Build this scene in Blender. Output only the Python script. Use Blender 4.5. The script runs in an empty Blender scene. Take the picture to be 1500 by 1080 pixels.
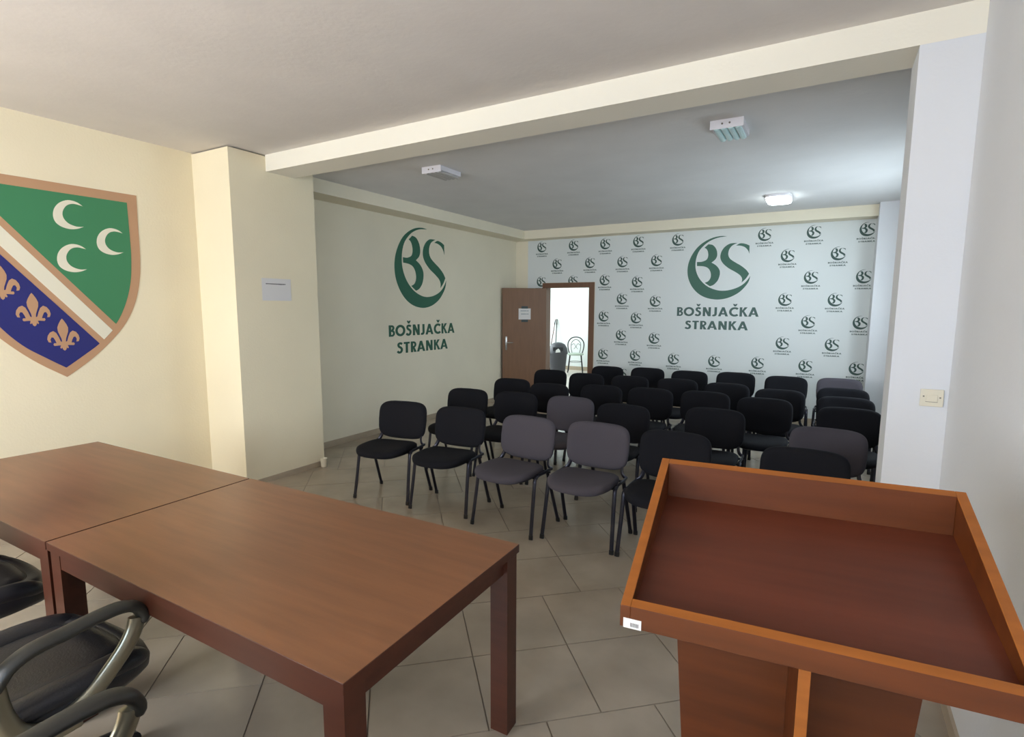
import bpy, bmesh, math, random, json
from math import pi, sin, cos, radians, sqrt
from mathutils import Vector, Matrix, Euler
from mathutils.geometry import tessellate_polygon
random.seed(4)
C = bpy.context.scene.collection
S = bpy.context.scene

# ------------------------------------------------------------ camera, world, light, exposure
F, H, YAW, PITCH, ROLL, CY = 800.76, 1.6523, 29.98, 7.153, -0.182, 11.0
cd = bpy.data.cameras.new('camera'); cam = bpy.data.objects.new('camera', cd); C.objects.link(cam)
cd.sensor_fit = 'HORIZONTAL'; cd.sensor_width = 36.0; cd.lens = 36.0*F/1500.0
cd.shift_y = CY/1500.0; cd.clip_start = 0.02
a, t, r = radians(YAW), radians(PITCH), radians(ROLL)
fw = Vector((-sin(a)*cos(t), cos(a)*cos(t), -sin(t))); rt = Vector((cos(a), sin(a), 0)); up = rt.cross(fw)
rt2 = rt*cos(r) + up*sin(r)*-1 ; up2 = up*cos(r) + rt*sin(r)
M = Matrix((rt2, up2, -fw)).transposed().to_4x4(); M.translation = Vector((0, 0, H)); cam.matrix_world = M
S.camera = cam
w = bpy.data.worlds.new('sky'); S.world = w; w.use_nodes = True
w.node_tree.nodes['Background'].inputs[0].default_value = (0.62, 0.78, 1.0, 1)
w.node_tree.nodes['Background'].inputs[1].default_value = 1.0
def area(name, loc, rot, sx, sy, power, col, spread=pi):
    l = bpy.data.lights.new(name, 'AREA'); l.shape = 'RECTANGLE'; l.size = sx; l.size_y = sy
    l.energy = power; l.color = col; l.spread = spread
    o = bpy.data.objects.new(name, l); C.objects.link(o); o.location = loc; o.rotation_euler = rot; return o
# daylight through the windows behind the camera, the window of the rear room, the hall window
area('window_daylight', (-0.55, -2.32, 1.75), (radians(90), 0, 0), 1.8, 1.5, 46, (0.60, 0.76, 1.0))
area('window_daylight', (-3.3, -2.32, 1.75), (radians(90), 0, 0), 1.8, 1.5, 150, (0.88, 0.93, 1.0))
area('window_daylight', (1.12, 6.6, 1.75), (radians(90), 0, radians(90)), 2.0, 1.3, 42, (0.78, 0.92, 1.0))
area('hall_daylight', (-7.1, 11.6, 1.6), (radians(90), 0, radians(-90)), 2.6, 1.8, 62, (0.86, 0.97, 1.0))
sl = bpy.data.lights.new('sun', 'SUN'); sl.energy = 32; sl.angle = radians(.6); sl.color = (1.0, .88, .70)
so = bpy.data.objects.new('sun', sl); C.objects.link(so); so.rotation_euler = (radians(33), 0, radians(-8))   # steep sun, lands on the floor just inside the windows
S.view_settings.view_transform = 'Standard'; S.view_settings.look = 'None'
S.view_settings.gamma = 1; S.view_settings.use_curve_mapping = False
S.view_settings.exposure = 0.62

# ------------------------------------------------------------ materials
def srgb(c):
    return tuple((v/255/12.92 if v/255 <= .04045 else ((v/255+.055)/1.055)**2.4) for v in c) + (1,)
def mat(name, col, rough=.6, metal=0, noise=None, bump=None, spec=.5, emit=None, coat=0):
    """noise=(scale, amount, stretch) varies the base colour, bump=(scale, strength)"""
    m = bpy.data.materials.new(name); m.use_nodes = True; nt = m.node_tree; b = nt.nodes['Principled BSDF']
    c = srgb(col); b.inputs['Base Color'].default_value = c
    b.inputs['Roughness'].default_value = rough; b.inputs['Metallic'].default_value = metal
    b.inputs['Specular IOR Level'].default_value = spec; b.inputs['Coat Weight'].default_value = coat
    tc = nt.nodes.new('ShaderNodeTexCoord')
    if noise:
        mp = nt.nodes.new('ShaderNodeMapping'); nt.links.new(tc.outputs['Object'], mp.inputs[0])
        mp.inputs['Scale'].default_value = noise[2] if len(noise) > 2 else (1, 1, 1)
        n = nt.nodes.new('ShaderNodeTexNoise'); n.inputs['Scale'].default_value = noise[0]; n.inputs['Detail'].default_value = 5
        nt.links.new(mp.outputs[0], n.inputs['Vector'])
        rp = nt.nodes.new('ShaderNodeValToRGB'); k = noise[1]
        rp.color_ramp.elements[0].position = .32; rp.color_ramp.elements[1].position = .68
        rp.color_ramp.elements[0].color = tuple(v*(1-k) for v in c[:3]) + (1,)
        rp.color_ramp.elements[1].color = tuple(min(1, v*(1+k)) for v in c[:3]) + (1,)
        nt.links.new(n.outputs[0], rp.inputs[0]); nt.links.new(rp.outputs[0], b.inputs['Base Color'])
    if bump:
        n = nt.nodes.new('ShaderNodeTexNoise'); n.inputs['Scale'].default_value = bump[0]; n.inputs['Detail'].default_value = 4
        nt.links.new(tc.outputs['Object'], n.inputs['Vector'])
        bp = nt.nodes.new('ShaderNodeBump'); bp.inputs['Strength'].default_value = bump[1]; bp.inputs['Distance'].default_value = .01
        nt.links.new(n.outputs[0], bp.inputs['Height']); nt.links.new(bp.outputs[0], b.inputs['Normal'])
    if emit:
        b.inputs['Emission Color'].default_value = srgb(emit[0]); b.inputs['Emission Strength'].default_value = emit[1]
    return m
m_cream = mat('cream_paint', (238, 226, 196), .85, noise=(1.2, .03), bump=(60, .12), spec=.2)
m_beam = mat('beam_paint', (238, 232, 216), .85, noise=(1.2, .02), bump=(60, .1), spec=.2)
m_white = mat('white_paint', (222, 223, 225), .85, noise=(1.2, .02), bump=(60, .1), spec=.2)
m_rear = mat('pale_paint', (234, 225, 202), .85, noise=(1.2, .03), bump=(60, .1), spec=.2)
m_ceil = mat('ceiling_plaster', (220, 214, 208), .9, noise=(2.5, .03), bump=(30, .12), spec=.1)
m_ceil2 = mat('rear_ceiling_plaster', (222, 220, 218), .9, noise=(2, .03), bump=(25, .2), spec=.1)
m_paper = mat('wallpaper_vinyl', (222, 226, 224), .5, spec=.35)
m_tile = mat('beige_floor_tile', (160, 147, 130), .2, noise=(3.2, .12), bump=(4, .03), spec=.5)
m_grout = mat('grey_grout', (128, 116, 102), .9)
m_skirt = mat('tile_skirting', (176, 160, 138), .35, noise=(8, .06))
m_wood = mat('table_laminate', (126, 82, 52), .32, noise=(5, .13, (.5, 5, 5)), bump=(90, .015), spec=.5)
m_wood_shade = mat('table_shaded_laminate', (74, 39, 26), .42, noise=(6, .12, (.5, 5, 5)), spec=.35)  # shade on table sides, aprons and legs is put into this darker colour
m_lect = mat('lectern_laminate', (90, 44, 15), .42, noise=(4, .22, (.6, 5, 5)), spec=.3)  # colour darkened to carry the shade on the near faces
m_lect_lit = mat('lectern_lit_edge', (150, 86, 32), .42, noise=(7, .12, (.6, 5, 5)), spec=.3)  # same laminate made lighter for light on rim tops and fin edge
m_lect_floor = mat('lectern_tray_laminate', (88, 42, 26), .38, noise=(4, .18, (.5, 5, 5)), spec=.35)
m_black = mat('black_fabric', (19, 19, 24), .9, bump=(500, .25), spec=.25)
m_grey = mat('grey_fabric', (74, 70, 76), .9, bump=(500, .25), spec=.25)
m_plast = mat('black_plastic', (22, 22, 25), .5)
m_leg = mat('dark_enamel_steel', (40, 40, 50), .28, .6)
m_glide = mat('rubber_glide', (18, 18, 18), .7)
m_leather = mat('black_leather', (30, 32, 38), .38, bump=(160, .12), spec=.55)
m_pad = mat('armrest_polyurethane', (42, 42, 38), .42, bump=(200, .05))
m_silver = mat('champagne_metal', (150, 146, 128), .3, .85)
m_green = mat('logo_green', (38, 98, 74), .6)
m_greenp = mat('wallpaper_print_green', (62, 104, 88), .55)
m_txtg = mat('lettering_green', (40, 90, 68), .6)
m_txtp = mat('wallpaper_print_lettering', (72, 98, 92), .55)
m_smalle = mat('wallpaper_small_print', (58, 84, 76), .55)
m_gold = mat('shield_tan', (190, 148, 112), .6)
m_sgreen = mat('shield_green', (62, 132, 88), .6)
m_sblue = mat('shield_blue', (34, 38, 112), .6)
m_swhite = mat('shield_ivory', (232, 226, 204), .6)
m_door = mat('door_veneer', (124, 90, 64), .45, noise=(5, .07, (5, 5, .5)))
m_frame = mat('door_frame_veneer', (112, 78, 56), .45, noise=(5, .07, (5, 5, .5)))
m_chrome = mat('brushed_metal', (200, 200, 196), .25, .9)
m_sheet = mat('paper_sheet', (222, 218, 214), .8)
m_ink = mat('ink', (70, 66, 62), .8)
m_tape = mat('dark_tape', (54, 66, 66), .6)
m_inkb = mat('pale_ink', (120, 136, 140), .8)
m_switch = mat('ivory_plastic', (226, 218, 196), .4)
m_taupe = mat('taupe_plastic', (120, 112, 98), .6)  # darker tone for the switch line, its dots and the lamp screws
m_lampbody = mat('white_lamp_body', (226, 222, 226), .4)
m_lens = mat('clear_ribbed_lens', (196, 226, 226), .25, spec=.6)
m_lensd = mat('unlit_lens', (178, 174, 170), .35)
m_led = mat('led_diffuser', (255, 255, 255), .5, emit=((238, 252, 255), 13))
m_bin = mat('grey_bin_plastic', (62, 62, 68), .45)
m_binshade = mat('bin_opening_shade', (40, 40, 44), .7)
m_bag = mat('white_liner', (226, 226, 226), .6)
m_wire = mat('black_wire', (14, 14, 14), .5)
m_seatp = mat('pale_seat_vinyl', (178, 190, 176), .5)
m_stick = mat('red_brown_pole', (104, 66, 60), .5)
m_hall = mat('hall_paint', (236, 240, 238), .85)
m_hallf = mat('hall_floor_tile', (214, 206, 196), .3, noise=(3, .04))
m_cup = mat('white_cup_plastic', (226, 216, 190), .5)

# ------------------------------------------------------------ helpers
def obj(name, bm, m, parent=None, smooth=False, sharp=35):
    me = bpy.data.meshes.new(name)
    bmesh.ops.recalc_face_normals(bm, faces=bm.faces[:])
    bm.to_mesh(me); bm.free()
    for mm in (m if isinstance(m, (list, tuple)) else [m]): me.materials.append(mm)
    if smooth:
        me.polygons.foreach_set('use_smooth', [True]*len(me.polygons))
        me.set_sharp_from_angle(angle=radians(sharp))
    o = bpy.data.objects.new(name, me); C.objects.link(o)
    if parent: o.parent = parent
    return o
def thing(name, label, cat, loc=(0, 0, 0), rotz=0, group=None):
    o = bpy.data.objects.new(name, None); C.objects.link(o); o.location = loc; o.rotation_euler = (0, 0, rotz)
    o['label'] = label; o['category'] = cat
    if group: o['group'] = group
    return o
def tag(o, label, cat, group=None):
    o['label'] = label; o['category'] = cat
    if group: o['group'] = group
    return o
def struct(name, bm, m, parent=None, **k):
    o = obj(name, bm, m, parent, **k)
    if not parent: o['kind'] = 'structure'
    return o
def add_box(bm, x0, x1, y0, y1, z0, z1, bev=0):
    r = bmesh.ops.create_cube(bm, size=1)
    for v in r['verts']:
        v.co = Vector(((x0+x1)/2 + v.co.x*(x1-x0), (y0+y1)/2 + v.co.y*(y1-y0), (z0+z1)/2 + v.co.z*(z1-z0)))
    if bev:
        es = {e for v in r['verts'] for e in v.link_edges}
        bmesh.ops.bevel(bm, geom=list(es), offset=bev, segments=2, affect='EDGES', profile=.5)
def box(x0, x1, y0, y1, z0, z1, bev=0):
    bm = bmesh.new(); add_box(bm, x0, x1, y0, y1, z0, z1, bev); return bm
def boxes(*L):
    bm = bmesh.new()
    for b in L: add_box(bm, *b)
    return bm
def prism(poly, z0, z1):
    bm = bmesh.new(); n = len(poly)
    lo = [bm.verts.new((p[0], p[1], z0)) for p in poly]; hi = [bm.verts.new((p[0], p[1], z1)) for p in poly]
    bm.faces.new(lo[::-1]); bm.faces.new(hi)
    for i in range(n): bm.faces.new((lo[i], lo[(i+1) % n], hi[(i+1) % n], hi[i]))
    return bm
def hexa(v8):
    """box from 8 points: bottom 4 then top 4, both counter-clockwise"""
    bm = bmesh.new(); v = [bm.verts.new(p) for p in v8]
    for f in ((3, 2, 1, 0), (4, 5, 6, 7), (0, 1, 5, 4), (1, 2, 6, 5), (2, 3, 7, 6), (3, 0, 4, 7)): bm.faces.new([v[i] for i in f])
    return bm
def spline(P, n=4, closed=False):
    """Catmull-Rom through 2-D/3-D points; a point whose last item is the flag 1 is kept sharp (closed 2-D outlines)"""
    out = []; N = len(P)
    for i in range(N if closed else N-1):
        p1, p2 = P[i], P[(i+1) % N]
        p0 = P[(i-1) % N] if (closed or i > 0) else p1
        p3 = P[(i+2) % N] if (closed or i+2 < N) else p2
        for k in range(n):
            s = k/n
            out.append(tuple(.5*((2*b) + (-a_+c)*s + (2*a_-5*b+4*c-d)*s*s + (-a_+3*b-3*c+d)*s**3) for a_, b, c, d in zip(p0, p1, p2, p3)))
    if not closed: out.append(tuple(P[-1]))
    return out
def outline(P, n=4):
    out = []; N = len(P)
    for i in range(N):
        q1, q2 = P[i], P[(i+1) % N]
        q0 = q1 if q1[2] else P[(i-1) % N]; q3 = q2 if q2[2] else P[(i+2) % N]
        for k in range(n):
            s = k/n
            out.append(tuple(.5*((2*b) + (-a_+c)*s + (2*a_-5*b+4*c-d)*s*s + (-a_+3*b-3*c+d)*s**3) for a_, b, c, d in zip(q0[:2], q1[:2], q2[:2], q3[:2])))
    return out
def add_plate(bm, pts, fn, d0, d1):
    """flat plate of outline pts (2-D); fn(u, v, d) -> world point"""
    tris = tessellate_polygon([[Vector((p[0], p[1], 0)) for p in pts]])
    A = [bm.verts.new(fn(p[0], p[1], d1)) for p in pts]; B = [bm.verts.new(fn(p[0], p[1], d0)) for p in pts]
    for t3 in tris:
        try: bm.faces.new([A[i] for i in t3])
        except ValueError: pass
    n = len(pts)
    for i in range(n):
        try: bm.faces.new((A[i], A[(i+1) % n], B[(i+1) % n], B[i]))
        except ValueError: pass
def add_sweep(bm, path, rx, ry=None, seg=10, upv=(0, 0, 1), cap=True, radii=None):
    """tube along path; rx along side direction, ry along the other; superellipse-free oval"""
    ry = ry or rx; P = [Vector(p) for p in path]; rings = []; prev = None
    for i, p in enumerate(P):
        tg = (P[min(i+1, len(P)-1)] - P[max(i-1, 0)]).normalized()
        if prev is None:
            s = tg.cross(Vector(upv))
            if s.length < 1e-4: s = tg.cross(Vector((1, 0, 0)))
            s.normalize()
        else: s = (prev - tg*prev.dot(tg)).normalized()
        prev = s; u = s.cross(tg); k = radii[i] if radii else 1
        rings.append([bm.verts.new(p + s*rx*k*cos(2*pi*j/seg) + u*ry*k*sin(2*pi*j/seg)) for j in range(seg)])
    for a_, b in zip(rings, rings[1:]):
        for j in range(seg): bm.faces.new((a_[j], a_[(j+1) % seg], b[(j+1) % seg], b[j]))
    if cap: bm.faces.new(rings[0][::-1]); bm.faces.new(rings[-1])
def sweep(path, rx, ry=None, **k):
    bm = bmesh.new(); add_sweep(bm, path, rx, ry, **k); return bm
def add_lathe(bm, prof, seg=24, c=(0, 0, 0)):
    rings = [[bm.verts.new((c[0]+r_*cos(2*pi*j/seg), c[1]+r_*sin(2*pi*j/seg), c[2]+z)) for j in range(seg)] for r_, z in prof]
    for a_, b in zip(rings, rings[1:]):
        for j in range(seg): bm.faces.new((a_[j], a_[(j+1) % seg], b[(j+1) % seg], b[j]))
    bm.faces.new(rings[0][::-1]); bm.faces.new(rings[-1])
def cushion(w_, h_, prof, n=4.0, seg=40, tf=None):
    """pad with a superellipse outline; prof = [(radius fraction, height)], from one centre over the rim to the other; tf maps (x,y,z)"""
    bm = bmesh.new(); rings = []
    for rf, z in prof:
        ring = []
        for j in range(seg):
            th = 2*pi*j/seg; c_, s_ = cos(th), sin(th)
            x = math.copysign(abs(c_)**(2/n), c_)*w_/2; y = math.copysign(abs(s_)**(2/n), s_)*h_/2
            # keep the rim an even inset rather than a scaling
            x *= rf; y *= rf
            q = (x, y, z); ring.append(bm.verts.new(tf(*q) if tf else q))
        rings.append(ring)
    for a_, b in zip(rings, rings[1:]):
        for j in range(seg): bm.faces.new((a_[j], a_[(j+1) % seg], b[(j+1) % seg], b[j]))
    for ring, z in ((rings[0], prof[0][1]), (rings[-1], prof[-1][1])):
        q = (0, 0, z); c0 = bm.verts.new(tf(*q) if tf else q)
        for j in range(seg): bm.faces.new((ring[j], ring[(j+1) % seg], c0))
    return bm
def dup(root, loc, rotz, label=None, group=None):
    r_ = root.copy(); C.objects.link(r_); r_.location = loc; r_.rotation_euler = (0, 0, rotz)
    if label: r_['label'] = label
    if group: r_['group'] = group
    for ch in list(root.children):
        c_ = ch.copy(); C.objects.link(c_); c_.parent = r_
        for g in ch.children:
            d = g.copy(); C.objects.link(d); d.parent = c_
    return r_

# ------------------------------------------------------------ room shell
XL, XP, YP, YP2 = -5.048, -4.517, 2.985, 3.874
XC, XR, YD, H1, H2, HB = .283, .521, 8.891, 3.015, 2.983, 2.87
XRR = .92; YF = -2.2
DX0, DX1, DH = -4.435, -3.60, 2.0
# floor: grout bed with individually laid tiles
floor = struct('floor', box(XL, XRR, YF, YD+.22, -.12, -.004), m_grout)
e1, e2, P0, PT = Vector((.669, -.743)), Vector((.743, .669)), Vector((-1.019, 2.316)), .468
def clip(poly, ax, val, keep_less):
    out = []
    for i in range(len(poly)):
        p, q = poly[i], poly[(i+1) % len(poly)]
        ip = (p[ax] <= val) if keep_less else (p[ax] >= val); iq = (q[ax] <= val) if keep_less else (q[ax] >= val)
        if ip: out.append(p)
        if ip != iq:
            s = (val-p[ax])/(q[ax]-p[ax]); out.append(tuple(p[k]+(q[k]-p[k])*s for k in (0, 1)))
    return out
OFF = [0, .5, .5, 0]
tiles = []
for i in range(-22, 22):
    off = {0: 0, 1: .5, 2: .5, 3: 0}[i % 4]
    for j in range(-22, 22):
        g = .003/PT
        cs = [P0 + e1*PT*(i+di) + e2*PT*(j+off+dj) for di, dj in ((g, g), (1-g, g), (1-g, 1-g), (g, 1-g))]
        poly = [(c_.x, c_.y) for c_ in cs]
        for ax, v, k in ((0, XL+.001, False), (0, XRR-.001, True), (1, YF+.001, False), (1, YD+.2, True)):
            poly = clip(poly, ax, v, k) if poly else poly
        if len(poly) < 3: continue
        cx = sum(p[0] for p in poly)/len(poly); cy = sum(p[1] for p in poly)/len(poly)
        ar = abs(sum(poly[k][0]*poly[(k+1) % len(poly)][1]-poly[(k+1) % len(poly)][0]*poly[k][1] for k in range(len(poly))))/2
        if ar < .0008: continue
        if cx > XR+.2 and cy < 3.2: continue
        vis = fw.x*cx + fw.y*cy
        side = abs(rt.x*cx + rt.y*cy)
        tiles.append((0 if (vis > .35 and side < vis*1.05+.3) else 1, math.hypot(cx, cy), poly))
tiles.sort(key=lambda q: (q[0], q[1]))
for k, (_, _, poly) in enumerate(tiles[:300]):
    dz = random.uniform(-.0004, .0004)
    struct('tile', prism(poly, -.012, dz), m_tile, floor)
bm = bmesh.new()
for _, _, poly in tiles[300:]:
    n = len(poly); hi = [bm.verts.new((p[0], p[1], 0)) for p in poly]; lo = [bm.verts.new((p[0], p[1], -.012)) for p in poly]
    bm.faces.new(hi)
    for i in range(n): bm.faces.new((lo[i], lo[(i+1) % n], hi[(i+1) % n], hi[i]))
if tiles[300:]:
    o = obj('remaining_tiles', bm, m_tile, floor); o['kind'] = 'stuff'

struct('ceiling', box(XL-.2, XR+.3, YF-.2, 3.5, H1, H1+.15), m_ceil)
struct('ceiling_rear', box(XL-.2, XRR+.2, 3.5, YD+.2, H2, H2+.15), m_ceil2)
struct('wall_left', box(XL-.2, XL, YF-.2, 3.4, 0, H1), m_cream)
struct('wall_left_rear', box(XL-.2, XL, 3.4, YD+.2, 0, H2), m_rear)
struct('wall_left_pillar', box(XL, XP, YP, YP2, 0, H2+.02), m_cream)
struct('wall_back', boxes((XL-.2, DX0-.001, YD, YD+.2, 0, H2), (DX1+.001, XRR+.2, YD, YD+.2, 0, H2), (DX0-.001, DX1+.001, YD, YD+.2, DH+.001, H2)), m_rear)
struct('wall_right', box(XR, XR+.2, YF-.2, 3.295, 0, H1), m_white)
struct('wall_right_pillar', prism([(XC, 3.30), (XR+.2, 3.296), (XR+.2, 3.60), (XC, 3.60)], 0, H1), m_white)
struct('wall_right_link', box(XR+.201, XRR+.2, 3.4, 3.6, 0, H1), m_white)
wy0, wy1 = 5.6, 7.6
struct('wall_right_rear', boxes((XRR, XRR+.2, 3.6, wy0, 0, H2), (XRR, XRR+.2, wy1, YD, 0, H2), (XRR, XRR+.2, wy0, wy1, 0, 1.1), (XRR, XRR+.2, wy0, wy1, 2.4, H2)), m_white)
struct('wall_right_rear_pillar', box(.463, XRR, 8.45, YD, 0, H2), m_white)
# wall behind the camera with its two windows
W1, W2 = (-1.45, .35), (-4.2, -2.4)
struct('wall_front', boxes((XL-.2, W2[0], YF-.2, YF, 0, H1), (W2[1], W1[0], YF-.2, YF, 0, H1), (W1[1], XR+.2, YF-.2, YF, 0, H1),
    (W2[0], W2[1], YF-.2, YF, 0, 1.0), (W1[0], W1[1], YF-.2, YF, 0, 1.0), (W2[0], W2[1], YF-.2, YF, 2.5, H1), (W1[0], W1[1], YF-.2, YF, 2.5, H1)), m_cream)
for k, (u0, u1) in enumerate((W1, W2)):
    um = (u0+u1)/2
    struct('window_%d' % (k+1), boxes((u0, u0+.06, YF-.12, YF-.06, 1.0, 2.5), (u1-.06, u1, YF-.12, YF-.06, 1.0, 2.5), (u0+.06, u1-.06, YF-.12, YF-.06, 1.0, 1.06),
        (u0+.06, u1-.06, YF-.12, YF-.06, 2.44, 2.5), (um-.04, um+.04, YF-.12, YF-.06, 1.06, 2.44)), m_white)
struct('window_3', boxes((XRR+.05, XRR+.11, wy0, wy0+.06, 1.1, 2.4), (XRR+.05, XRR+.11, wy1-.06, wy1, 1.1, 2.4), (XRR+.05, XRR+.11, wy0+.06, wy1-.06, 1.1, 1.16),
    (XRR+.05, XRR+.11, wy0+.06, wy1-.06, 2.34, 2.4), (XRR+.05, XRR+.11, 6.56, 6.64, 1.16, 2.34)), m_white)
# ceiling beam between the two rooms, with the cornices of the rear room
struct('ceiling_beam', prism([(XP-.001, 3.346), (XC+.24, 3.297), (XC+.24, 3.575), (XP-.001, 3.65)], HB, H2+.04), m_beam)
struct('ceiling_soffit_left', box(XL, -4.72, YP2, YD, 2.84, H2+.01), m_rear)
struct('ceiling_soffit_back', box(-4.72, .463, 8.602, YD, 2.838, H2+.01), m_rear)
# skirting
struct('baseboard_left', boxes((XL, XL+.012, YF, YP, 0, .07), (XL, XL+.012, YP2, YD, 0, .07)), m_skirt)
struct('baseboard_pillar', boxes((XL+.012, XP+.012, YP-.012, YP, 0, .05), (XP, XP+.012, YP, YP2, 0, .05), (XL+.012, XP+.012, YP2, YP2+.012, 0, .05)), m_skirt)
struct('baseboard_back', boxes((XL+.012, -4.50, YD-.012, YD, 0, .07), (-3.5, .463, YD-.016, YD, 0, .07)), m_skirt)
struct('baseboard_right', boxes((XR-.012, XR, YF, 3.28, 0, .07), (XC-.012, XR, 3.286, 3.298, 0, .07), (XC-.012, XC, 3.298, 3.61, 0, .07)), m_skirt)

# ------------------------------------------------------------ hall behind the door
struct('wall_hall', boxes((-7.2, -3.1, 13.4, 13.6, 0, 2.9), (-3.3, -3.1, YD+.2, 13.4, 0, 2.9), (-7.4, -7.2, YD+.2, 13.6, 0, 2.9), (-7.2, XL-.2, YD+.0, YD+.2, 0, 2.9)), m_hall)
struct('ceiling_hall', box(-7.4, -3.1, YD+.2, 13.6, 2.9, 3.0), m_hall)
struct('floor_hall', box(-7.4, -3.1, YD+.22, 13.6, -.1, 0), m_hallf)
struct('baseboard_hall', box(-7.2, -3.3, 13.385, 13.4, 0, .1), m_skirt)

# ------------------------------------------------------------ wall prints
EMB = json.loads('''{"crescent":[[0.102,0.511,1],[0.007,0.52,0],[-0.12,0.5,0],[-0.248,0.444,0],[-0.359,0.358,0],[-0.446,0.236,0],[-0.499,0.102,0],[-0.514,-0.034,0],[-0.491,-0.172,0],[-0.422,-0.311,0],[-0.317,-0.423,0],[-0.189,-0.493,0],[-0.04,-0.524,0],[0.089,-0.517,0],[0.215,-0.479,0],[0.337,-0.406,0],[0.425,-0.311,0],[0.474,-0.227,0],[0.491,-0.145,1],[0.45,-0.211,0],[0.392,-0.275,0],[0.301,-0.331,0],[0.178,-0.37,0],[0.05,-0.379,0],[-0.064,-0.354,0],[-0.181,-0.298,0],[-0.285,-0.202,0],[-0.348,-0.099,0],[-0.381,0.013,0],[-0.38,0.148,0],[-0.339,0.282,0],[-0.261,0.378,0],[-0.166,0.448,0],[-0.04,0.495,0]],"letter_b":[[-0.251,0.341,1],[-0.188,0.396,1],[-0.115,0.379,0],[-0.058,0.309,0],[-0.038,0.217,0],[-0.063,0.144,0],[-0.125,0.091,1],[-0.05,0.043,0],[0.004,-0.025,0],[0.018,-0.1,0],[-0.007,-0.2,0],[-0.068,-0.274,0],[-0.132,-0.302,1],[-0.22,-0.243,1],[-0.16,-0.213,0],[-0.126,-0.147,0],[-0.135,-0.063,0],[-0.179,0.003,0],[-0.254,0.034,0],[-0.359,0.043,1],[-0.362,0.11,1],[-0.282,0.111,0],[-0.209,0.141,0],[-0.183,0.199,0],[-0.191,0.274,0],[-0.218,0.322,0]],"letter_s":[[0.268,0.394,1],[0.156,0.389,0],[0.072,0.336,0],[0.023,0.256,0],[0.013,0.165,0],[0.052,0.081,0],[0.144,-0.005,0],[0.257,-0.074,0],[0.338,-0.134,0],[0.369,-0.192,0],[0.364,-0.25,1],[0.426,-0.185,0],[0.471,-0.11,1],[0.426,-0.047,0],[0.346,0.021,0],[0.249,0.082,0],[0.168,0.142,0],[0.136,0.21,0],[0.145,0.291,0],[0.189,0.354,0]],"letter_s_tip":[[0.248,0.351,1],[0.311,0.385,0],[0.389,0.373,0],[0.454,0.343,1],[0.458,0.211,1],[0.433,0.269,0],[0.384,0.32,0],[0.313,0.348,0]]}''')
# bold geometric capitals for the lettering, drawn as strokes: width, list of polygons (u right, v up, cap height 1)
def stroke(p, q, w_=.2):
    p, q = Vector(p), Vector(q); d = (q-p).normalized(); n = Vector((-d.y, d.x))*w_/2
    return [tuple(p+n), tuple(p-n), tuple(q-n), tuple(q+n)]
def arcband(cx, cy, ro, ri, a0, a1, n=14, sy=1, riy=None):
    riy = riy if riy is not None else ri
    A = [(cx+ro*cos(radians(a0+(a1-a0)*k/n)), cy+ro*sy*sin(radians(a0+(a1-a0)*k/n))) for k in range(n+1)]
    B = [(cx+ri*cos(radians(a0+(a1-a0)*k/n)), cy+riy*sy*sin(radians(a0+(a1-a0)*k/n))) for k in range(n+1)]
    return A + B[::-1]
T_ = .2
def caron(cx): return [[(cx-.2, 1.36), (cx-.07, 1.36), (cx, 1.25), (cx+.07, 1.36), (cx+.2, 1.36), (cx+.06, 1.1), (cx-.06, 1.1)]]
def gS(dx=0):
    P = [(.5, .83), (.4, .9), (.29, .915), (.17, .86), (.14, .74), (.2, .62), (.32, .545), (.44, .45), (.475, .3), (.4, .14), (.27, .085), (.14, .11), (.04, .2)]
    L = spline([Vector(p).to_tuple() for p in P], 3); polys = []
    W_ = .185; left = []; right = []
    for i, p in enumerate(L):
        a_ = Vector(L[max(i-1, 0)]); b = Vector(L[min(i+1, len(L)-1)]); d = (b-a_).normalized(); n = Vector((-d.y, d.x))*W_/2
        left.append(tuple(Vector(p)+n)); right.append(tuple(Vector(p)-n))
    return [left + right[::-1]]
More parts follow.
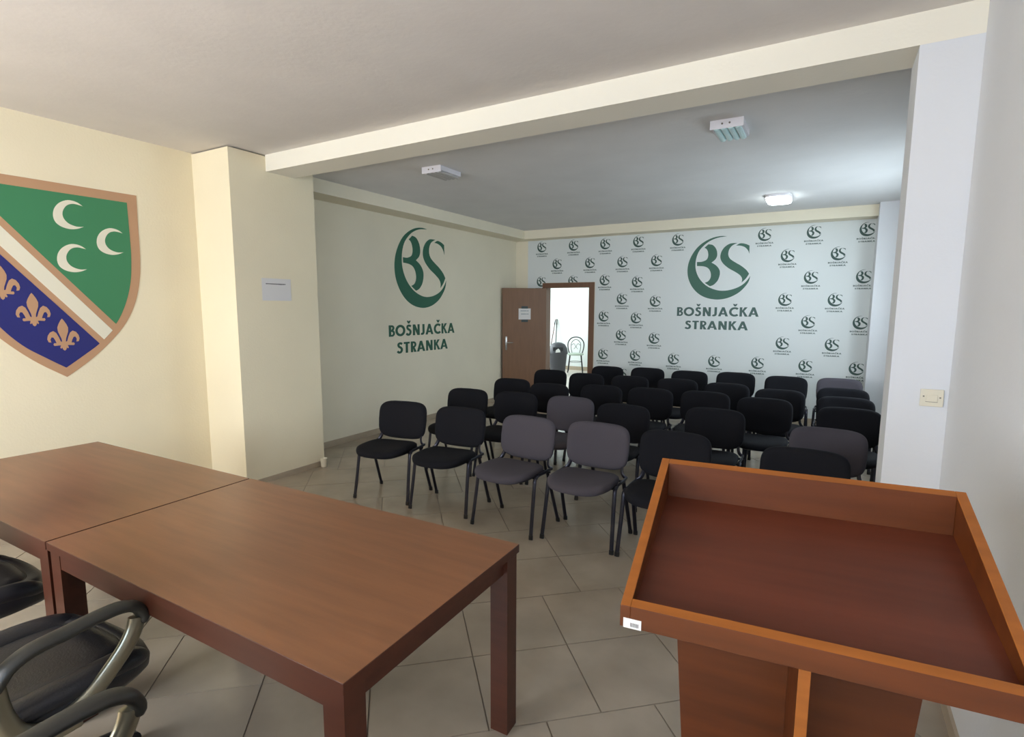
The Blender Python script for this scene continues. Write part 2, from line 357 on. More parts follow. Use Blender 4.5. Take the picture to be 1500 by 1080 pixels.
GL = {
 'B': (.62, [[(.06, 0), (.06, 1), (.26, 1), (.26, 0)], [(.26, 1), (.36, 1), (.36, .83), (.26, .83)], [(.26, .585), (.36, .585), (.36, .42), (.26, .42)], [(.26, .16), (.36, .16), (.36, 0), (.26, 0)],
       arcband(.35, .75, .245, .085, 90, -90), arcband(.35, .29, .29, .13, 90, -90)]),
 'O': (1.08, [arcband(.54, .5, .5, .3, 0, 180, 20, 1.02), arcband(.54, .5, .5, .3, 180, 360, 20, 1.02)]),
 'S': (.62, gS()), 'Š': (.62, gS() + caron(.3)),
 'N': (.86, [[(.07, 0), (.07, 1), (.27, 1), (.27, 0)], [(.6, 0), (.6, 1), (.8, 1), (.8, 0)], [(.07, 1), (.3, 1), (.8, 0), (.57, 0)]]),
 'J': (.52, [[(.24, .26), (.24, 1), (.44, 1), (.44, .26)], arcband(.17, .26, .27, .07, 0, -125, 10)]),
 'A': (.9, [[(0, 0), (.35, 1), (.55, 1), (.215, 0)], [(.35, 1), (.55, 1), (.9, 0), (.685, 0)], [(.2, .2), (.2, .36), (.7, .36), (.7, .2)]]),
 'C': (.86, [arcband(.54, .5, .5, .3, 48, 312, 26, 1.02)]), 'Č': (.86, [arcband(.54, .5, .5, .3, 48, 312, 26, 1.02)] + caron(.56)),
 'K': (.78, [[(.07, 0), (.07, 1), (.27, 1), (.27, 0)], [(.27, .42), (.27, .6), (.5, 1), (.74, 1), (.4, .52)], [(.27, .62), (.4, .66), (.8, 0), (.55, 0)]]),
 'T': (.62, [[(.21, 0), (.21, .84), (.41, .84), (.41, 0)], [(.02, .83), (.02, 1), (.6, 1), (.6, .83)]]),
 'R': (.66, [[(.07, 0), (.07, 1), (.27, 1), (.27, 0)], [(.27, 1), (.34, 1), (.34, .83), (.27, .83)], [(.27, .56), (.34, .56), (.34, .4), (.27, .4)], arcband(.33, .7, .3, .14, 90, -90), [(.27, .44), (.42, .46), (.66, 0), (.42, 0)]]),
}
def add_text(bm, txt, u0, u1, v0, cap, fn, d0, d1):
    gap = .07; tot = sum(GL[c_][0] for c_ in txt) + gap*(len(txt)-1); k = (u1-u0)/tot; u = u0
    for c_ in txt:
        wd, polys = GL[c_]
        for q, P in enumerate(polys):
            for h_, sx in enumerate((-.016, .016)):   # struck twice, a hair apart, for the bold weight
                e = (2*q+h_)*.00003                   # overlapping strokes never share a plane
                add_plate(bm, [(u+(p[0]+sx)*k, v0+p[1]*cap) for p in P], fn, d0, d1+e)
        u += (wd+gap)*k
def emblem_part(bm, key, cu, cv, su, sv, fn, d0, d1, n=4):
    add_plate(bm, [(cu+p[0]*su, cv+p[1]*sv) for p in outline(EMB[key], n)], fn, d0, d1)
fback = lambda u, v, d: (u, YD-.003-d, v-.018)
fleft = lambda u, v, d: (XL+d, u, v-.018)
# left wall: large green mark
t_ = thing('wall_logo', 'large green crescent and BS emblem over BOŠNJAČKA STRANKA on the left wall', 'wall logo', (XL, 6.19, 0))
def rel(o, base):
    for v in o.data.vertices: v.co -= Vector(base)
    return o
for key in EMB:
    bm = bmesh.new(); emblem_part(bm, key, 6.195, 2.222, 1.13, 1.07, fleft, .0005, .003)
    rel(obj(key, bm, m_green, t_), (XL, 6.19, 0))
for txt, u0, u1, v0, cap in (('BOŠNJAČKA', 5.467, 6.944, 1.277, .152), ('STRANKA', 5.63, 6.765, 1.042, .15)):
    bm = bmesh.new(); add_text(bm, txt, u0, u1, v0, cap, fleft, .0005, .003); rel(obj('lettering', bm, m_txtg, t_), (XL, 6.19, 0))
# back wall: printed wallpaper
wp = thing('logo_wallpaper', 'pale wallpaper printed with small BS emblems and one large one, on the back wall', 'wallpaper', (0, YD, 0))
bm = bmesh.new()
add_box(bm, -4.80, -4.495, -.003, -.0002, .07, 2.838); add_box(bm, -4.495, -3.495, -.003, -.0002, 2.09, 2.838); add_box(bm, -3.495, .463, -.003, -.0002, .07, 2.838)
obj('paper_sheet', bm, m_paper, wp)
for key in EMB:
    bm = bmesh.new(); emblem_part(bm, key, -1.501, 2.277, .908, .908, fback, -.0002, .0015); rel(obj(key, bm, m_greenp, wp), (0, YD, 0))
for txt, u0, u1, v0, cap in (('BOŠNJAČKA', -2.11, -.912, 1.545, .138), ('STRANKA', -1.97, -1.05, 1.34, .132)):
    bm = bmesh.new(); add_text(bm, txt, u0, u1, v0, cap, fback, -.0002, .0015); rel(obj('lettering', bm, m_txtp, wp), (0, YD, 0))
f0 = lambda u, v, d: (u, -.003-d, v)
bm = bmesh.new()
for key in EMB: emblem_part(bm, key, 0, 0, .178, .178, f0, -.0002, .0015, 2)
add_text(bm, 'BOŠNJAČKA', -.118, .118, -.134, .021, f0, -.0002, .0015)
add_text(bm, 'STRANKA', -.096, .096, -.172, .02, f0, -.0002, .0015)
me = bpy.data.meshes.new('small_emblem'); bmesh.ops.recalc_face_normals(bm, faces=bm.faces[:]); bm.to_mesh(me); bm.free(); me.materials.append(m_smalle)
SM = [(-4.519, 2.741), (-3.905, 2.74), (-3.329, 2.736), (-2.762, 2.741), (-2.132, 2.733), (-4.214, 2.436), (-3.596, 2.433), (-3.021, 2.429), (-2.457, 2.428), (-4.525, 2.134), (-3.325, 2.136), (-2.763, 2.097), (-3.014, 1.821), (-2.455, 1.781), (-3.328, 1.529), (-2.764, 1.508), (-3.014, 1.219), (-2.452, 1.181), (-3.323, 0.884), (-2.76, 0.887), (-2.127, 0.858), (-2.985, 0.574), (-0.89, 2.735), (-0.261, 2.732), (0.367, 2.728), (-0.573, 2.421), (0.051, 2.422), (-0.259, 2.108), (0.369, 2.102), (-0.57, 1.797), (0.055, 1.791), (-0.256, 1.48), (0.373, 1.479), (-0.568, 1.167), (0.059, 1.167), (-1.503, 0.853), (-0.884, 0.858), (-0.252, 0.85), (0.37, 0.845),
      (-2.45, .55), (-1.81, .54), (-1.19, .54), (-.57, .54), (.055, .54), (-3.905, 2.19)]
for x, z in SM:
    if x == -3.905 and z < 2.5: continue
    o = bpy.data.objects.new('small_emblem', me); C.objects.link(o); o.parent = wp; o.location = (x, 0, z-.018)
# the emblem cut by the door frame: only its upper part is left
bm = bmesh.new()
for key in EMB: emblem_part(bm, key, 0, 0, .178, .178, f0, -.0002, .0015, 2)
bmesh.ops.bisect_plane(bm, geom=bm.verts[:]+bm.edges[:]+bm.faces[:], plane_co=(0, 0, -.028), plane_no=(0, 0, 1), clear_inner=True)
o = obj('small_emblem', bm, m_smalle, wp); o.location = (-3.905, 0, 2.116)

# shield on the left wall
sh = thing('wall_shield', 'large painted heraldic shield, green with crescents and blue with lilies, on the left wall', 'wall shield', (XL, 1.9, 0))
fs = lambda u, v, d: (d, u-1.9, v-.018)
AX = 1.902
outer_r = [(2.498, 2.581, 1), (2.493, 2.336, 0), (2.49, 2.087, 0), (2.474, 1.898, 0), (2.427, 1.708, 0), (2.347, 1.541, 0), (2.224, 1.392, 0), (2.071, 1.250, 0), (1.902, 1.129, 1)]
def sym(P): return P + [(2*AX-p[0], p[1], p[2]) for p in P[-2::-1]]
bm = bmesh.new(); add_plate(bm, outline(sym(outer_r), 4), fs, .0005, .003); obj('border', bm, m_gold, sh)
inner_r = [(2.421, 2.512, 1), (2.422, 2.327, 0), (2.421, 2.082, 0), (2.401, 1.874, 0), (2.348, 1.686, 0), (2.267, 1.526, 0), (2.150, 1.385, 0), (2.021, 1.285, 0), (1.902, 1.201, 1)]
inner = outline(sym(inner_r), 6)
def cut(poly, p, q, keep):      # keep the side where (cross) has the sign keep
    def sd(a_): return ((q[0]-p[0])*(a_[1]-p[1])-(q[1]-p[1])*(a_[0]-p[0]))*keep
    out = []
    for i in range(len(poly)):
        a_, b = poly[i], poly[(i+1) % len(poly)]; sa, sb = sd(a_), sd(b)
        if sa >= 0: out.append(a_)
        if (sa >= 0) != (sb >= 0):
            s = sa/(sa-sb); out.append((a_[0]+(b[0]-a_[0])*s, a_[1]+(b[1]-a_[1])*s))
    return out
G0, G1 = (1.609, 2.289), (2.267, 1.526)
bm = bmesh.new(); add_plate(bm, cut(inner, G0, G1, 1), fs, .003, .0045); obj('green_field', bm, m_sgreen, sh)
bm = bmesh.new(); add_plate(bm, cut(inner, (1.586, 2.025), (2.138, 1.374), -1), fs, .003, .0045); obj('blue_field', bm, m_sblue, sh)
big = [(1.0, 3.0), (1.0, .8), (2.9, .8), (2.9, 3.0)]
band = cut(cut(outline(sym([(p[0]-.035 if i < 8 else p[0], p[1]-.03 if i == 0 else p[1]+.03, p[2]) for i, p in enumerate(outer_r)]), 6), (1.603, 2.224), (2.236, 1.478), -1), (1.591, 2.085), (2.174, 1.402), 1)
bm = bmesh.new(); add_plate(bm, band, fs, .003, .0045); obj('ivory_bend', bm, m_swhite, sh)
CR = ([(2.107, 2.434), (2.068, 2.459), (2.012, 2.465), (1.957, 2.436), (1.922, 2.388), (1.912, 2.333), (1.925, 2.289), (1.960, 2.262), (2.01, 2.251), (2.059, 2.259), (2.102, 2.279), (2.053, 2.275), (2.002, 2.294), (1.974, 2.333), (1.975, 2.379), (2.004, 2.425), (2.05, 2.443)],)
for dx, dy, k in ((0, 0, 1), (.268, -.172, .98), (-.002, -.324, .99)):
    P = [((p[0]-1.912)*k+1.912+dx, (p[1]-2.35)*k+2.35+dy, 1 if i in (0, 10) else 0) for i, p in enumerate(CR[0])]
    bm = bmesh.new(); add_plate(bm, outline(P, 4), fs, .0045, .006); obj('crescent', bm, m_swhite, sh)
FH = [(0, 1), (.09, .95), (.24, .83), (.33, .72), (.31, .6), (.22, .48), (.14, .38), (.11, .28), (.2, .29), (.3, .43), (.43, .56), (.6, .62), (.8, .58), (.95, .48), (1, .37), (.93, .28), (.78, .27), (.82, .36), (.74, .43), (.62, .42), (.52, .33), (.46, .245),
      (.62, .245), (.66, .2), (.6, .16), (.34, .17), (.2, .17), (.26, .1), (.22, .07), (.13, .1), (.1, .04), (0, 0)]
for k, (bx, bz) in enumerate(((1.903, 1.332), (1.735, 1.521), (1.572, 1.712), (1.415, 1.893))):
    P = [(bx+p[0]*.102+.0, bz+p[1]*.243) for p in FH] + [(bx-p[0]*.102, bz+p[1]*.243) for p in FH[-2:0:-1]]
    if k == 3: continue
    bm = bmesh.new(); add_plate(bm, P, fs, .0045, .006); obj('lily', bm, m_gold, sh)
P = None

# sheet on the left pillar
o = thing('paper_notice', 'plain white paper notice with one dark text line taped on the left pillar', 'notice', (XP, 3.40, 1.81))
obj('sheet', box(.0003, .0015, -.158, .155, -.102, .103), m_sheet, o)
bm = bmesh.new(); u = -.115
while u < .09:
    q = random.uniform(.006, .016)
    add_box(bm, .0015, .002, u, u+q, .045+random.uniform(0, .004), .057)
    u += q + .004
obj('text_line', bm, m_ink, o)
# switch plate on the right pillar
o = thing('wall_switch', 'ivory wall switch plate on the white right pillar', 'switch', (.456, 3.298, 1.222))
obj('plate', box(-.046, .046, -.010, 0, -.042, .042, .003), m_switch, o)
obj('rocker', box(-.022, .022, -.014, -.010, -.018, .014, .001), m_switch, o)
bm = boxes((-.024, .024, -.0106, -.0098, -.0205, -.0185), (-.036, -.029, -.0108, -.0098, .004, .010), (.029, .036, -.0108, -.0098, .000, .006))
obj('gap', bm, m_taupe, o)
# small cup by the pillar foot
o = bmesh.new(); add_lathe(o, [(.026, 0), (.028, .004), (.034, .085), (.036, .09), (.033, .091), (.03, .086), (.022, .012)], 20)
o = obj('plastic_cup', o, m_cup, None, smooth=True); o.location = (-4.458, 3.815, 0)
tag(o, 'small ivory plastic cup on the floor at the foot of the left pillar', 'cup')

# ------------------------------------------------------------ door
dr = thing('door_1', 'brown veneer door standing open against the left wall', 'door', (0, 0, 0)); dr['kind'] = 'structure'
bm = boxes((DX0-.055, DX0, YD-.022, YD+.2, 0, DH), (DX1, DX1+.095, YD-.022, YD+.2, 0, DH), (DX0-.055, DX1+.095, YD-.022, YD+.2, DH, DH+.085))
obj('door_frame', bm, m_frame, dr)
leaf = obj('door_leaf', box(0, .80, -.04, 0, .008, 1.992, .002), m_door, dr)
hx, hy = DX0+.03, YD-.03; ex, ey = -4.965, 8.355
ang = math.atan2(ey-hy, ex-hx); leaf.location = (hx, hy, 0); leaf.rotation_euler = (0, 0, ang)
# face that looks into the room is local +Y side after the turn
bm = bmesh.new(); add_box(bm, .722, .752, 0, .008, .90, 1.14, .003); add_sweep(bm, [(.738, .004, 1.03), (.738, .05, 1.03), (.72, .056, 1.03), (.62, .056, 1.03)], .009)
obj('door_handle', bm, m_chrome, leaf, smooth=True)
nt_ = thing('door_notice', 'white notice held by dark tape strips on the open brown door', 'notice', (hx, hy, 0), ang)
obj('sheet', box(.29, .51, .0005, .0018, 1.44, 1.635), m_sheet, nt_)
obj('tape', box(.34, .46, .0018, .0028, 1.632, 1.675), m_tape, nt_); obj('tape', box(.34, .46, .0018, .0028, 1.395, 1.44), m_tape, nt_)
for zz in (1.585, 1.53):
    bm = bmesh.new(); u = .33
    while u < .46:
        q = random.uniform(.008, .02); add_box(bm, u, u+q, .0018, .0024, zz, zz+.014); u += q+.006
    obj('text_line', bm, m_inkb, nt_)

# ------------------------------------------------------------ hall contents
o = thing('waste_bin', 'grey plastic waste bin with domed lid and white liner in the hall doorway', 'waste bin', (-5.78, 12.3, 0))
bm = bmesh.new(); add_lathe(bm, [(.17, 0), (.18, .01), (.205, .3), (.225, .5), (.235, .52)], 28); obj('body', bm, m_bin, o, smooth=True)
bm = bmesh.new(); add_lathe(bm, [(.245, .515), (.248, .55), (.225, .66), (.17, .75), (.09, .79), (.02, .80)], 28); lid = obj('lid', bm, m_bin, o, smooth=True)
bm = bmesh.new(); add_box(bm, -.12, .12, -.235, -.10, .60, .69); obj('opening_shade', bm, m_binshade, o)  # solid dark block paints the shade inside the lid opening
bm = bmesh.new()
add_plate(bm, [(-.06, .56), (.06, .57), (.05, .62), (.01, .66), (-.05, .62)], lambda u, v, d: (u, -.238-d, v), 0, .01); obj('liner', bm, m_bag, o)
o.rotation_euler = (0, 0, radians(25))
def hallchair():
    o = thing('cafe_chair', 'black bent-wire cafe chair with pale seat in the hall', 'chair', (-5.60, 12.98, 0), radians(22))
    bm = bmesh.new(); add_lathe(bm, [(.19, .44), (.205, .45), (.205, .475), (.19, .485), (.05, .487)], 28); obj('seat', bm, m_seatp, o, smooth=True)
    for sx in (-1, 1):
        for sy in (-1, 1):
            bm = sweep([(sx*.14, sy*.13, .45), (sx*.19, sy*.19, 0)], .014, seg=8); obj('leg', bm, m_wire, o, smooth=True)
    bm = sweep([(.17*cos(2*pi*k/20), .17*sin(2*pi*k/20), .27) for k in range(21)], .006, seg=6); obj('leg_ring', bm, m_wire, o, smooth=True)
    P = spline([(-.16, .15, .46), (-.2, .19, .6), (-.2, .21, .75), (-.12, .23, .86), (0, .235, .89), (.12, .23, .86), (.2, .21, .75), (.2, .19, .6), (.16, .15, .46)], 4)
    obj('back_hoop', sweep(P, .014, seg=8), m_wire, o, smooth=True)
    P = spline([(-.09, .17, .46), (-.12, .19, .6), (-.11, .21, .75), (0, .225, .83), (.11, .21, .75), (.12, .19, .6), (.09, .17, .46)], 4)
    obj('inner_hoop', sweep(P, .008, seg=8), m_wire, o, smooth=True)
    bm = bmesh.new()
    for s in (-1, 1): add_sweep(bm, spline([(s*.11, .2, .68), (s*.05, .21, .72), (0, .205, .64), (-s*.05, .2, .58)], 4), .006, seg=6)
    obj('back_scroll', bm, m_wire, o, smooth=True)
hallchair()
for nm, lab, bx, by, tx, mt in (('broom', 'thin red-brown broom leaning left behind the hall bin', -6.50, 13.05, -6.42, m_stick), ('mop', 'thin dark mop pole beside the broom behind the hall bin', -6.28, 13.05, -6.38, m_wire)):
    o = thing(nm, lab, nm, (bx+.05, by, 0)); dx = tx-bx
    obj('pole', sweep([(0, 0, .05), (dx, .33, 1.34)], .012, seg=8), mt, o, smooth=True)
    obj('grip', sweep([(dx*.87, .29, 1.20), (dx*.94, .31, 1.28), (dx, .33, 1.35)], .018, seg=8, radii=[1, .7, .25]), m_wire, o, smooth=True)
    obj('head', box(-.10, .10, -.03, .03, 0, .06, .006), m_wire, o)

# ------------------------------------------------------------ ceiling lights
def luminaire(loc, label, lens):
    o = thing('ceiling_light', label, 'ceiling light', loc)
    obj('housing', box(-.11, .11, -.165, .165, -.045, 0, .004), m_lampbody, o)
    bm = boxes((-.113, .113, -.170, -.160, -.060, 0),); obj('end_plate', bm, m_lampbody, o)
    bm = bmesh.new()
    for k in range(4):
        x = -.072 + .048*k
        add_sweep(bm, [(x, -.158, -.05), (x, .155, -.05)], .022, .016, seg=10)
    obj('lens', bm, lens, o, smooth=True)
    bm = bmesh.new()
    bm.free()
    for x in (-.03, .02): obj('screw', sweep([(x, -.173, -.028), (x, -.169, -.028)], .007, seg=8), m_taupe, o)
luminaire((-.72, 4.45, H2), 'small white ribbed ceiling light nearest the right pillar', m_lens)
luminaire((-3.37, 4.46, H2), 'small white unlit ceiling light nearest the left pillar', m_lensd)
o = thing('led_ceiling_lamp', 'round-cornered LED ceiling lamp shining white near the back wall', 'ceiling light', (-.62, 7.5, H2))
bm = cushion(.29, .50, [(.6, 0), (1, 0), (1, -.02), (.97, -.03)], n=5); obj('housing', bm, m_lampbody, o, smooth=True)
bm = cushion(.27, .48, [(.9, -.03), (.98, -.036), (.96, -.05), (.85, -.058)], n=5); obj('diffuser', bm, m_led, o, smooth=True)

# ------------------------------------------------------------ tables
def table(pts, label):
    """pts: near-left, near-right, far-right, far-left top corners"""
    (ax, ay), (bx, by), (cx, cy), (dx, dy) = pts
    mx, my = (ax+bx+cx+dx)/4, (ay+by+cy+dy)/4
    o = thing('wooden_table', label, 'table', (mx, my, 0))
    Q = [Vector((x-mx, y-my)) for x, y in pts]
    bm = hexa([(q.x, q.y, .717) for q in Q] + [(q.x, q.y, .75) for q in Q])
    bmesh.ops.bevel(bm, geom=bm.edges[:], offset=.0015, segments=1, affect='EDGES')
    o1 = obj('tabletop', bm, [m_wood, m_wood_shade], o)
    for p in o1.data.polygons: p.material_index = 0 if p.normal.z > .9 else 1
    ux = (Q[1]-Q[0]).normalized(); uy = (Q[3]-Q[0]).normalized(); L = .075; ins = .008
    def ins_c(k):
        sx = 1 if k in (0, 3) else -1; sy = 1 if k in (0, 1) else -1
        return Q[k] + ux*sx*ins + uy*sy*ins, sx, sy
    cs = []
    for k in range(4):
        c0, sx, sy = ins_c(k); c = [c0, c0+ux*sx*L, c0+ux*sx*L+uy*sy*L, c0+uy*sy*L]
        if sx*sy < 0: c = c[::-1]
        obj('leg', hexa([(q.x, q.y, 0) for q in c] + [(q.x, q.y, .7165) for q in c]), m_wood_shade, o)
        cs.append((c0, sx, sy))
    def apron(p, q, n, off):
        d = (q-p).normalized(); p2, q2 = p + d*(L+.001), q - d*(L+.001); a_ = [p2+n*off, q2+n*off, q2+n*(off+.02), p2+n*(off+.02)]
        obj('apron', hexa([(v.x, v.y, .655) for v in a_] + [(v.x, v.y, .7165) for v in a_]), m_wood_shade, o)
    apron(cs[0][0], cs[1][0], uy, .002); apron(cs[3][0], cs[2][0], -uy, .022)
    apron(cs[0][0], cs[3][0], ux, .02); apron(cs[1][0], cs[2][0], -ux, .016)
    return o
table([(-2.556, .843), (-.957, .849), (-.975, 1.751), (-2.596, 1.738)], 'reddish-brown wooden table nearer the lectern, beside a black swivel chair')
table([(-4.225, .828), (-2.563, .842), (-2.604, 1.736), (-4.2, 1.718)], 'reddish-brown wooden table nearer the shield wall, pushed against the other table')

# ------------------------------------------------------------ lectern
lc = thing('lectern', 'wooden lectern with a tilted orange-brown tray standing before the right pillar', 'lectern', (-.018, 1.242, 0), radians(5.4))
W2_, D2_ = .325, .2268          # half width, half horizontal depth of the rim
ZB, ZF = 1.254, 1.071           # rim height back / front
def rimz(y): return ZF + (ZB-ZF)*(y+D2_)/(2*D2_)
DB, DF = .090, .028             # wall depth back / front
def wallz(y): return rimz(y) - (DF + (DB-DF)*(y+D2_)/(2*D2_))
th = .020
def slab(x0, x1, y0, y1, top, bot):
    return hexa([(x0, y0, bot(y0)), (x1, y0, bot(y0)), (x1, y1, bot(y1)), (x0, y1, bot(y1)), (x0, y0, top(y0)), (x1, y0, top(y0)), (x1, y1, top(y1)), (x0, y1, top(y1))])
def panel(name, bm, mats=(m_lect, m_lect_lit)):
    bmesh.ops.bevel(bm, geom=bm.edges[:], offset=.001, segments=1, affect='EDGES')
    o = obj(name, bm, list(mats), lc)
    for p in o.data.polygons: p.material_index = 1 if p.normal.z > .6 else 0
    return o
low = lambda y: wallz(y) - .016
panel('side_rim', slab(-W2_, -W2_+th, -D2_, D2_, rimz, low))
panel('side_rim', slab(W2_-th, W2_, -D2_, D2_, rimz, low))
panel('back_rim', slab(-W2_+th, W2_-th, D2_-th, D2_, rimz, low))
panel('front_rim', slab(-W2_+th, W2_-th, -D2_, -D2_+th, rimz, low))
obj('tray', slab(-W2_+th, W2_-th, -D2_+th, D2_-th, wallz, low), m_lect_floor, lc)
# tapering upright panel, with a fin towards the speaker, and a base board
pz = wallz(.10) - .02
def taper(y0, y1, w0, w1, z0, z1):
    return hexa([(-w0, y0, z0), (w0, y0, z0), (w0, y1, z0), (-w0, y1, z0), (-w1, y0, z1), (w1, y0, z1), (w1, y1, z1), (-w1, y1, z1)])
obj('upright_panel', taper(.09, .108, .19, .272, .03, low(.09)-.001), m_lect, lc)
o = panel('centre_fin', slab(-.004, .016, -.16, .0895, low, lambda y: .03), (m_lect, m_lect))
obj('fin_edge', slab(-.0042, .0162, -.1615, -.16, lambda y: low(-.16)-.001, lambda y: .031), m_lect_lit, lc)
obj('base_board', box(-.22, .22, -.2, .16, 0, .03, .003), m_lect, lc)
st = obj('barcode_sticker', box(-.318, -.283, -D2_-.0012, -D2_-.0002, ZF-.044, ZF-.024), m_sheet, lc)
bm = bmesh.new(); u = -.304
while u < -.289:
    add_box(bm, u, u+.0012, -D2_-.0016, -D2_-.0011, ZF-.040, ZF-.032); u += .0024
obj('barcode', bm, m_ink, st)

# ------------------------------------------------------------ stacking chairs
def make_chair(name, fabric, label):
    o = thing(name, label, 'chair')
    def stf(x, y, z):   # dished, with a falling front edge; slight side lift
        return (x, y-.085-.02*(1-(x/.23)**2)*max(0, -y/.2), z - .022 + .012*(x/.23)**2*(1 if z > .45 else .2) - .018*max(0, (-y-.10)/.11)**2)
    obj('seat', cushion(.465, .43, [(.5, .488), (.8, .490), (.92, .486), (.985, .474), (1, .460), (.985, .448), (.95, .444)], n=3.4, tf=stf), fabric, o, smooth=True, sharp=60)
    obj('seat_shell', cushion(.45, .415, [(.94, .4445), (.97, .440), (.9, .430), (.6, .424)], n=3.4, tf=stf), m_plast, o, smooth=True, sharp=60)
    def btf(sgn):
        def f(x, y, z):  # outline plane (x, y->height), z -> depth; rear is +Y
            zz = .638 + y; lower = max(0, -y/.16)
            zz -= .014*lower*(1-(x/.22)**2)
            return (x*(1 - .03*lower), .188 + (y+.16)*.16 - .030*(x/.22)**2 + z, zz)
        return f
    obj('backrest', cushion(.49, .324, [(.5, -.030), (.8, -.030), (.92, -.026), (.985, -.014), (1, 0), (.985, .006)], n=4.6, tf=btf(1)), fabric, o, smooth=True, sharp=60)
    obj('back_shell', cushion(.482, .318, [(.975, .0065), (.98, .012), (.93, .022), (.6, .026), (.3, .027)], n=4.6, tf=btf(1)), m_plast, o, smooth=True, sharp=60)
    for s in (-1, 1):
        l1 = obj('leg', sweep(spline([(s*.262, -.205, .012), (s*.254, -.165, .23), (s*.250, -.135, .40), (s*.249, -.120, .425), (s*.248, -.09, .437)], 3), .0085, .0145, seg=10, upv=(1, 0, 0)), m_leg, o, smooth=True)
        l2 = obj('leg', sweep([(s*.262, .205, .012), (s*.250, .05, .43)], .0085, .0145, seg=10, upv=(1, 0, 0)), m_leg, o, smooth=True)
        for lg, y in ((l1, -.205), (l2, .205)): obj('glide', sweep([(s*.2625, y*1.003, 0), (s*.2615, y*.985, .03)], .0115, .0165, seg=10, upv=(1, 0, 0)), m_glide, lg, smooth=True)
        obj('rail', sweep([(s*.248, -.09, .437), (s*.248, .03, .439), (s*.245, .13, .439)], .0085, .0125, seg=10), m_leg, o, smooth=True)
        obj('back_support', sweep(spline([(s*.244, .125, .440), (s*.222, .125, .450), (s*.205, .140, .485), (s*.200, .175, .54), (s*.198, .200, .60)], 3), .006, .015, seg=8, upv=(1, 0, 0)), m_leg, o, smooth=True)
    for y in (-.09, .10): obj('crossbar', sweep([(-.246, y, .418), (.246, y, .418)], .009), m_leg, o, smooth=True)
    return o
BLK = make_chair('visitor_chair', m_black, 'x'); GRY = make_chair('visitor_chair', m_grey, 'x')
used = {'k': False, 'g': False}
rows = {
 'front row': [(-3.262, 3.55, 10, 'k'), (-2.66, 3.578, 5.6, 'k'), (-2.002, 3.528, -3, 'g'), (-1.432, 3.579, 0, 'g'), (-.868, 3.575, 0, 'k'), (-.075, 3.50, 0, 'k')],
 'second row': [(-3.23, 4.50, 3, 'k'), (-2.68, 4.55, 2, 'k'), (-2.10, 4.58, 0, 'g'), (-1.53, 4.43, -1, 'k'), (-.79, 4.64, 0, 'k'), (.04, 4.24, -2, 'g')],
 'third row': [(-3.25, 5.46, 2, 'k'), (-2.68, 5.30, 1, 'k'), (-2.13, 5.48, 0, 'k'), (-1.60, 5.54, 0, 'k'), (-1.05, 5.60, 0, 'k'), (-.48, 5.46, 0, 'k'), (.20, 5.26, -1, 'd')],
 'fourth row': [(-3.27, 6.55, 2, 'k'), (-2.69, 6.42, 0, 'k'), (-2.12, 6.45, 0, 'k'), (-1.54, 6.48, 0, 'k'), (-.96, 6.38, 0, 'k'), (-.40, 6.15, 0, 'k'), (.19, 5.92, 0, 'k')],
 'fifth row': [(-2.76, 7.40, 1, 'k'), (-2.20, 7.50, 0, 'k'), (-1.60, 7.42, 0, 'k'), (-1.03, 7.56, 0, 'k'), (-.42, 7.44, 0, 'k'), (.18, 6.60, 0, 'k')],
 'rearmost place': [(.16, 7.55, 0, 'g')],
}
ordn = ['leftmost', 'second from the left', 'third from the left', 'fourth from the left', 'fifth from the left', 'sixth from the left', 'seventh from the left']
for rn, L in rows.items():
    for i, (x, y, rz, k) in enumerate(L):
        col = 'grey' if k == 'g' else 'black'
        if rn == 'rearmost place': lab = 'grey fabric visitor chair farthest back by the wallpapered wall at the right end'
        elif i == len(L)-1: lab = '%s fabric visitor chair at the right end of the %s%s' % (col, rn, ', behind the lectern' if rn == 'front row' else '')
        else: lab = '%s fabric visitor chair, %s in the %s' % (col, ordn[i], rn)
        src = GRY if k == 'g' else BLK; key = 'g' if k == 'g' else 'k'
        if not used[key]:
            used[key] = True; src.location = (x, y, 0); src.rotation_euler = (0, 0, radians(rz)); src['label'] = lab; src['group'] = 'visitor chairs set out in rows'
        else: dup(src, (x, y, 0), radians(rz), lab, 'visitor chairs set out in rows')

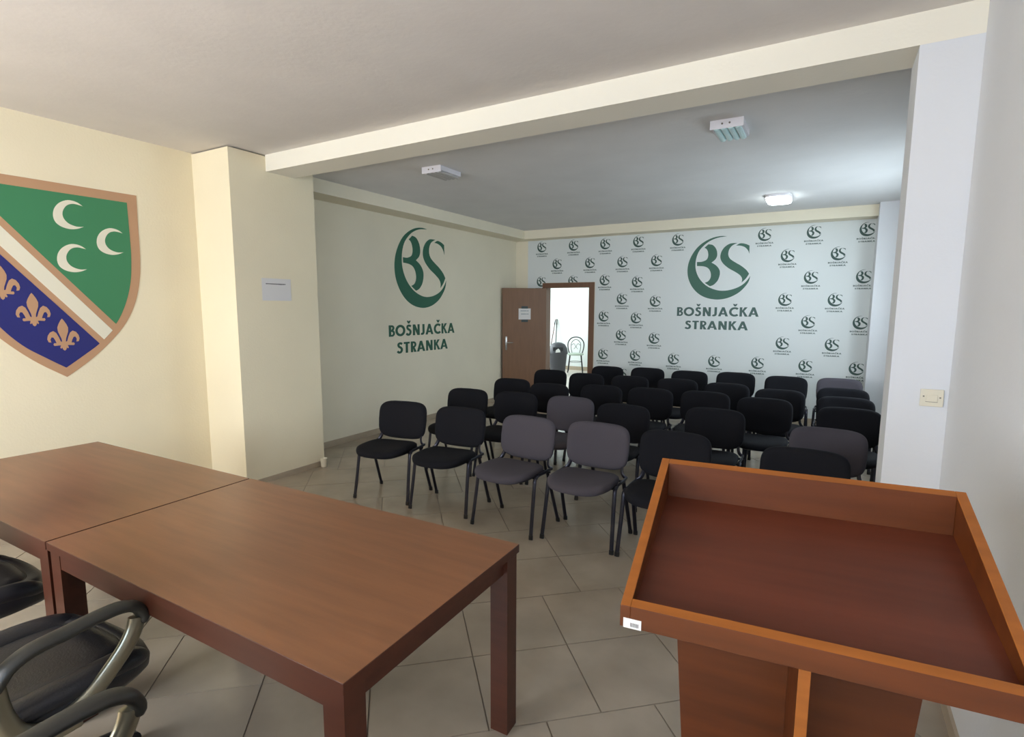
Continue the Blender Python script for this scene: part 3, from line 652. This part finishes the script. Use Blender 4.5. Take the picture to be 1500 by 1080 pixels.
# ------------------------------------------------------------ swivel office chairs
def make_office(label):
    o = thing('office_chair', label, 'chair')
    def stf(x, y, z): return (x*(1 - .06*max(0, -y/.26)), y+.03, z + .008 - .03*max(0, (y-.17)/.12)**2 + .012*abs(x/.27)**3)
    obj('seat', cushion(.56, .60, [(.45, .492), (.62, .500), (.72, .492), (.745, .486), (.77, .494), (.88, .498), (.96, .482), (1, .45), (.985, .415), (.93, .395), (.6, .39)], n=3.0, seg=56, tf=stf), m_leather, o, smooth=True, sharp=80)
    for fr in (.745,):
        ring = []
        for j in range(57):
            th_ = 2*pi*j/56; c_, s_ = cos(th_), sin(th_)
            ring.append(stf(math.copysign(abs(c_)**(2/3), c_)*.28*fr, math.copysign(abs(s_)**(2/3), s_)*.30*fr, .488))
        obj('seam', sweep(ring, .0035, seg=6), m_pad, o, smooth=True)
    for s in (-1, 1):
        P = spline([(s*.20, -.22, .47), (s*.228, -.12, .492), (s*.235, .05, .498), (s*.222, .19, .488), (s*.18, .275, .455)], 5)
        obj('bolster', sweep(P, .050, .036, seg=14, radii=[.5, .7, .85, .93] + [1]*(len(P)-8) + [.93, .8, .65, .4]), m_leather, o, smooth=True, sharp=80)
    def btf(x, y, z):
        v = (y+.34)/.68
        return (x*(1-.12*v), -.235 - .10*v - .05*(x/.25)**2*-1 + z, .84 + y)
    obj('backrest', cushion(.50, .68, [(.4, .045), (.6, .048), (.68, .038), (.72, .044), (.9, .036), (1, 0), (.96, -.03), (.6, -.045)], n=3.2, seg=48, tf=btf), m_leather, o, smooth=True, sharp=80)
    for s in (-1, 1):
        X = s*.292
        pad = spline([(X, -.145, .625), (X, -.115, .672), (X, -.06, .697), (X, .02, .703), (X, .10, .710), (X, .17, .708), (X, .212, .690), (X, .232, .655), (X, .226, .630)], 3)
        obj('arm_pad', sweep(pad, .030, .018, seg=14, radii=[.75] + [.9] + [1]*(len(pad)-5) + [.95, .85, .6]), m_pad, o, smooth=True, sharp=80)
        loop = spline([(X, .215, .655), (X, .205, .62), (X, .178, .575), (X-s*.004, .135, .525), (X-s*.008, .085, .478), (X-s*.010, .02, .445), (X-s*.010, -.05, .440), (X-s*.006, -.105, .475), (X, -.135, .55), (X, -.145, .635)], 3)
        obj('arm_loop', sweep(loop, .017, .027, seg=12), m_silver, o, smooth=True, sharp=80)
        obj('arm_bracket', box(min(s*.20, s*.285), max(s*.20, s*.285), -.03, .05, .385, .436, .008), m_silver, o)
    bm = bmesh.new(); add_box(bm, -.12, .12, -.1, .12, .33, .389, .01); obj('mechanism', bm, m_plast, o)
    bm = bmesh.new(); add_lathe(bm, [(.03, .08), (.03, .2), (.022, .2), (.022, .335)], 16); obj('gas_column', bm, m_plast, o, smooth=True)
    bm = bmesh.new()
    for k in range(5):
        th_ = radians(72*k+20); c_, s_ = cos(th_), sin(th_)
        add_sweep(bm, [(0, 0, .105), (.16*c_, .16*s_, .10), (.30*c_, .30*s_, .075)], .026, .017, seg=8, radii=[1.1, 1, .7])
    obj('star_base', bm, m_plast, o, smooth=True)
    for k in range(5):
        th_ = radians(72*k+20); c_, s_ = cos(th_), sin(th_); bm = bmesh.new()
        for q in (-1, 1):
            p = Vector((.30*c_-s_*.014*q, .30*s_+c_*.014*q, .03)); ax = Vector((-s_, c_, 0))*.010
            add_sweep(bm, [p-ax, p+ax], .03, seg=14)
        add_sweep(bm, [(.30*c_, .30*s_, .03), (.30*c_, .30*s_, .075)], .008, seg=8)
        obj('caster', bm, m_plast, o, smooth=True)
    bm = sweep(spline([(0, -.08, .36), (0, -.2, .37), (0, -.285, .45), (0, -.30, .62)], 4), .03, .008, seg=8, upv=(0, 1, 0)); obj('back_bracket', bm, m_plast, o, smooth=True)
    return o
oc = make_office('black leather swivel chair with silver loop arm tucked at the table joint')
oc.location = (-2.165, .607, 0); oc.rotation_euler = (0, 0, radians(2)); oc['group'] = 'swivel chairs behind the tables'
dup(oc, (-1.175, .375, 0), radians(-4), 'black leather swivel chair lowest in the frame, under the near table edge', 'swivel chairs behind the tables')
oc2 = [c_ for c_ in oc.children if c_.name.split('.')[0] in ('arm_pad', 'arm_loop', 'arm_bracket')]
c3 = dup(oc, (-3.05, .65, 0), radians(-4), 'black leather swivel chair farthest left, under the table by the shield wall', 'swivel chairs behind the tables')
for ch in list(c3.children):          # this chair has no armrests in view
    if ch.name.split('.')[0] in ('arm_pad', 'arm_loop', 'arm_bracket'): bpy.data.objects.remove(ch)
for c_ in oc2:                        # the tucked chair shows only its right armrest
    if sum(v.co.x for v in c_.data.vertices) < 0: bpy.data.objects.remove(c_)
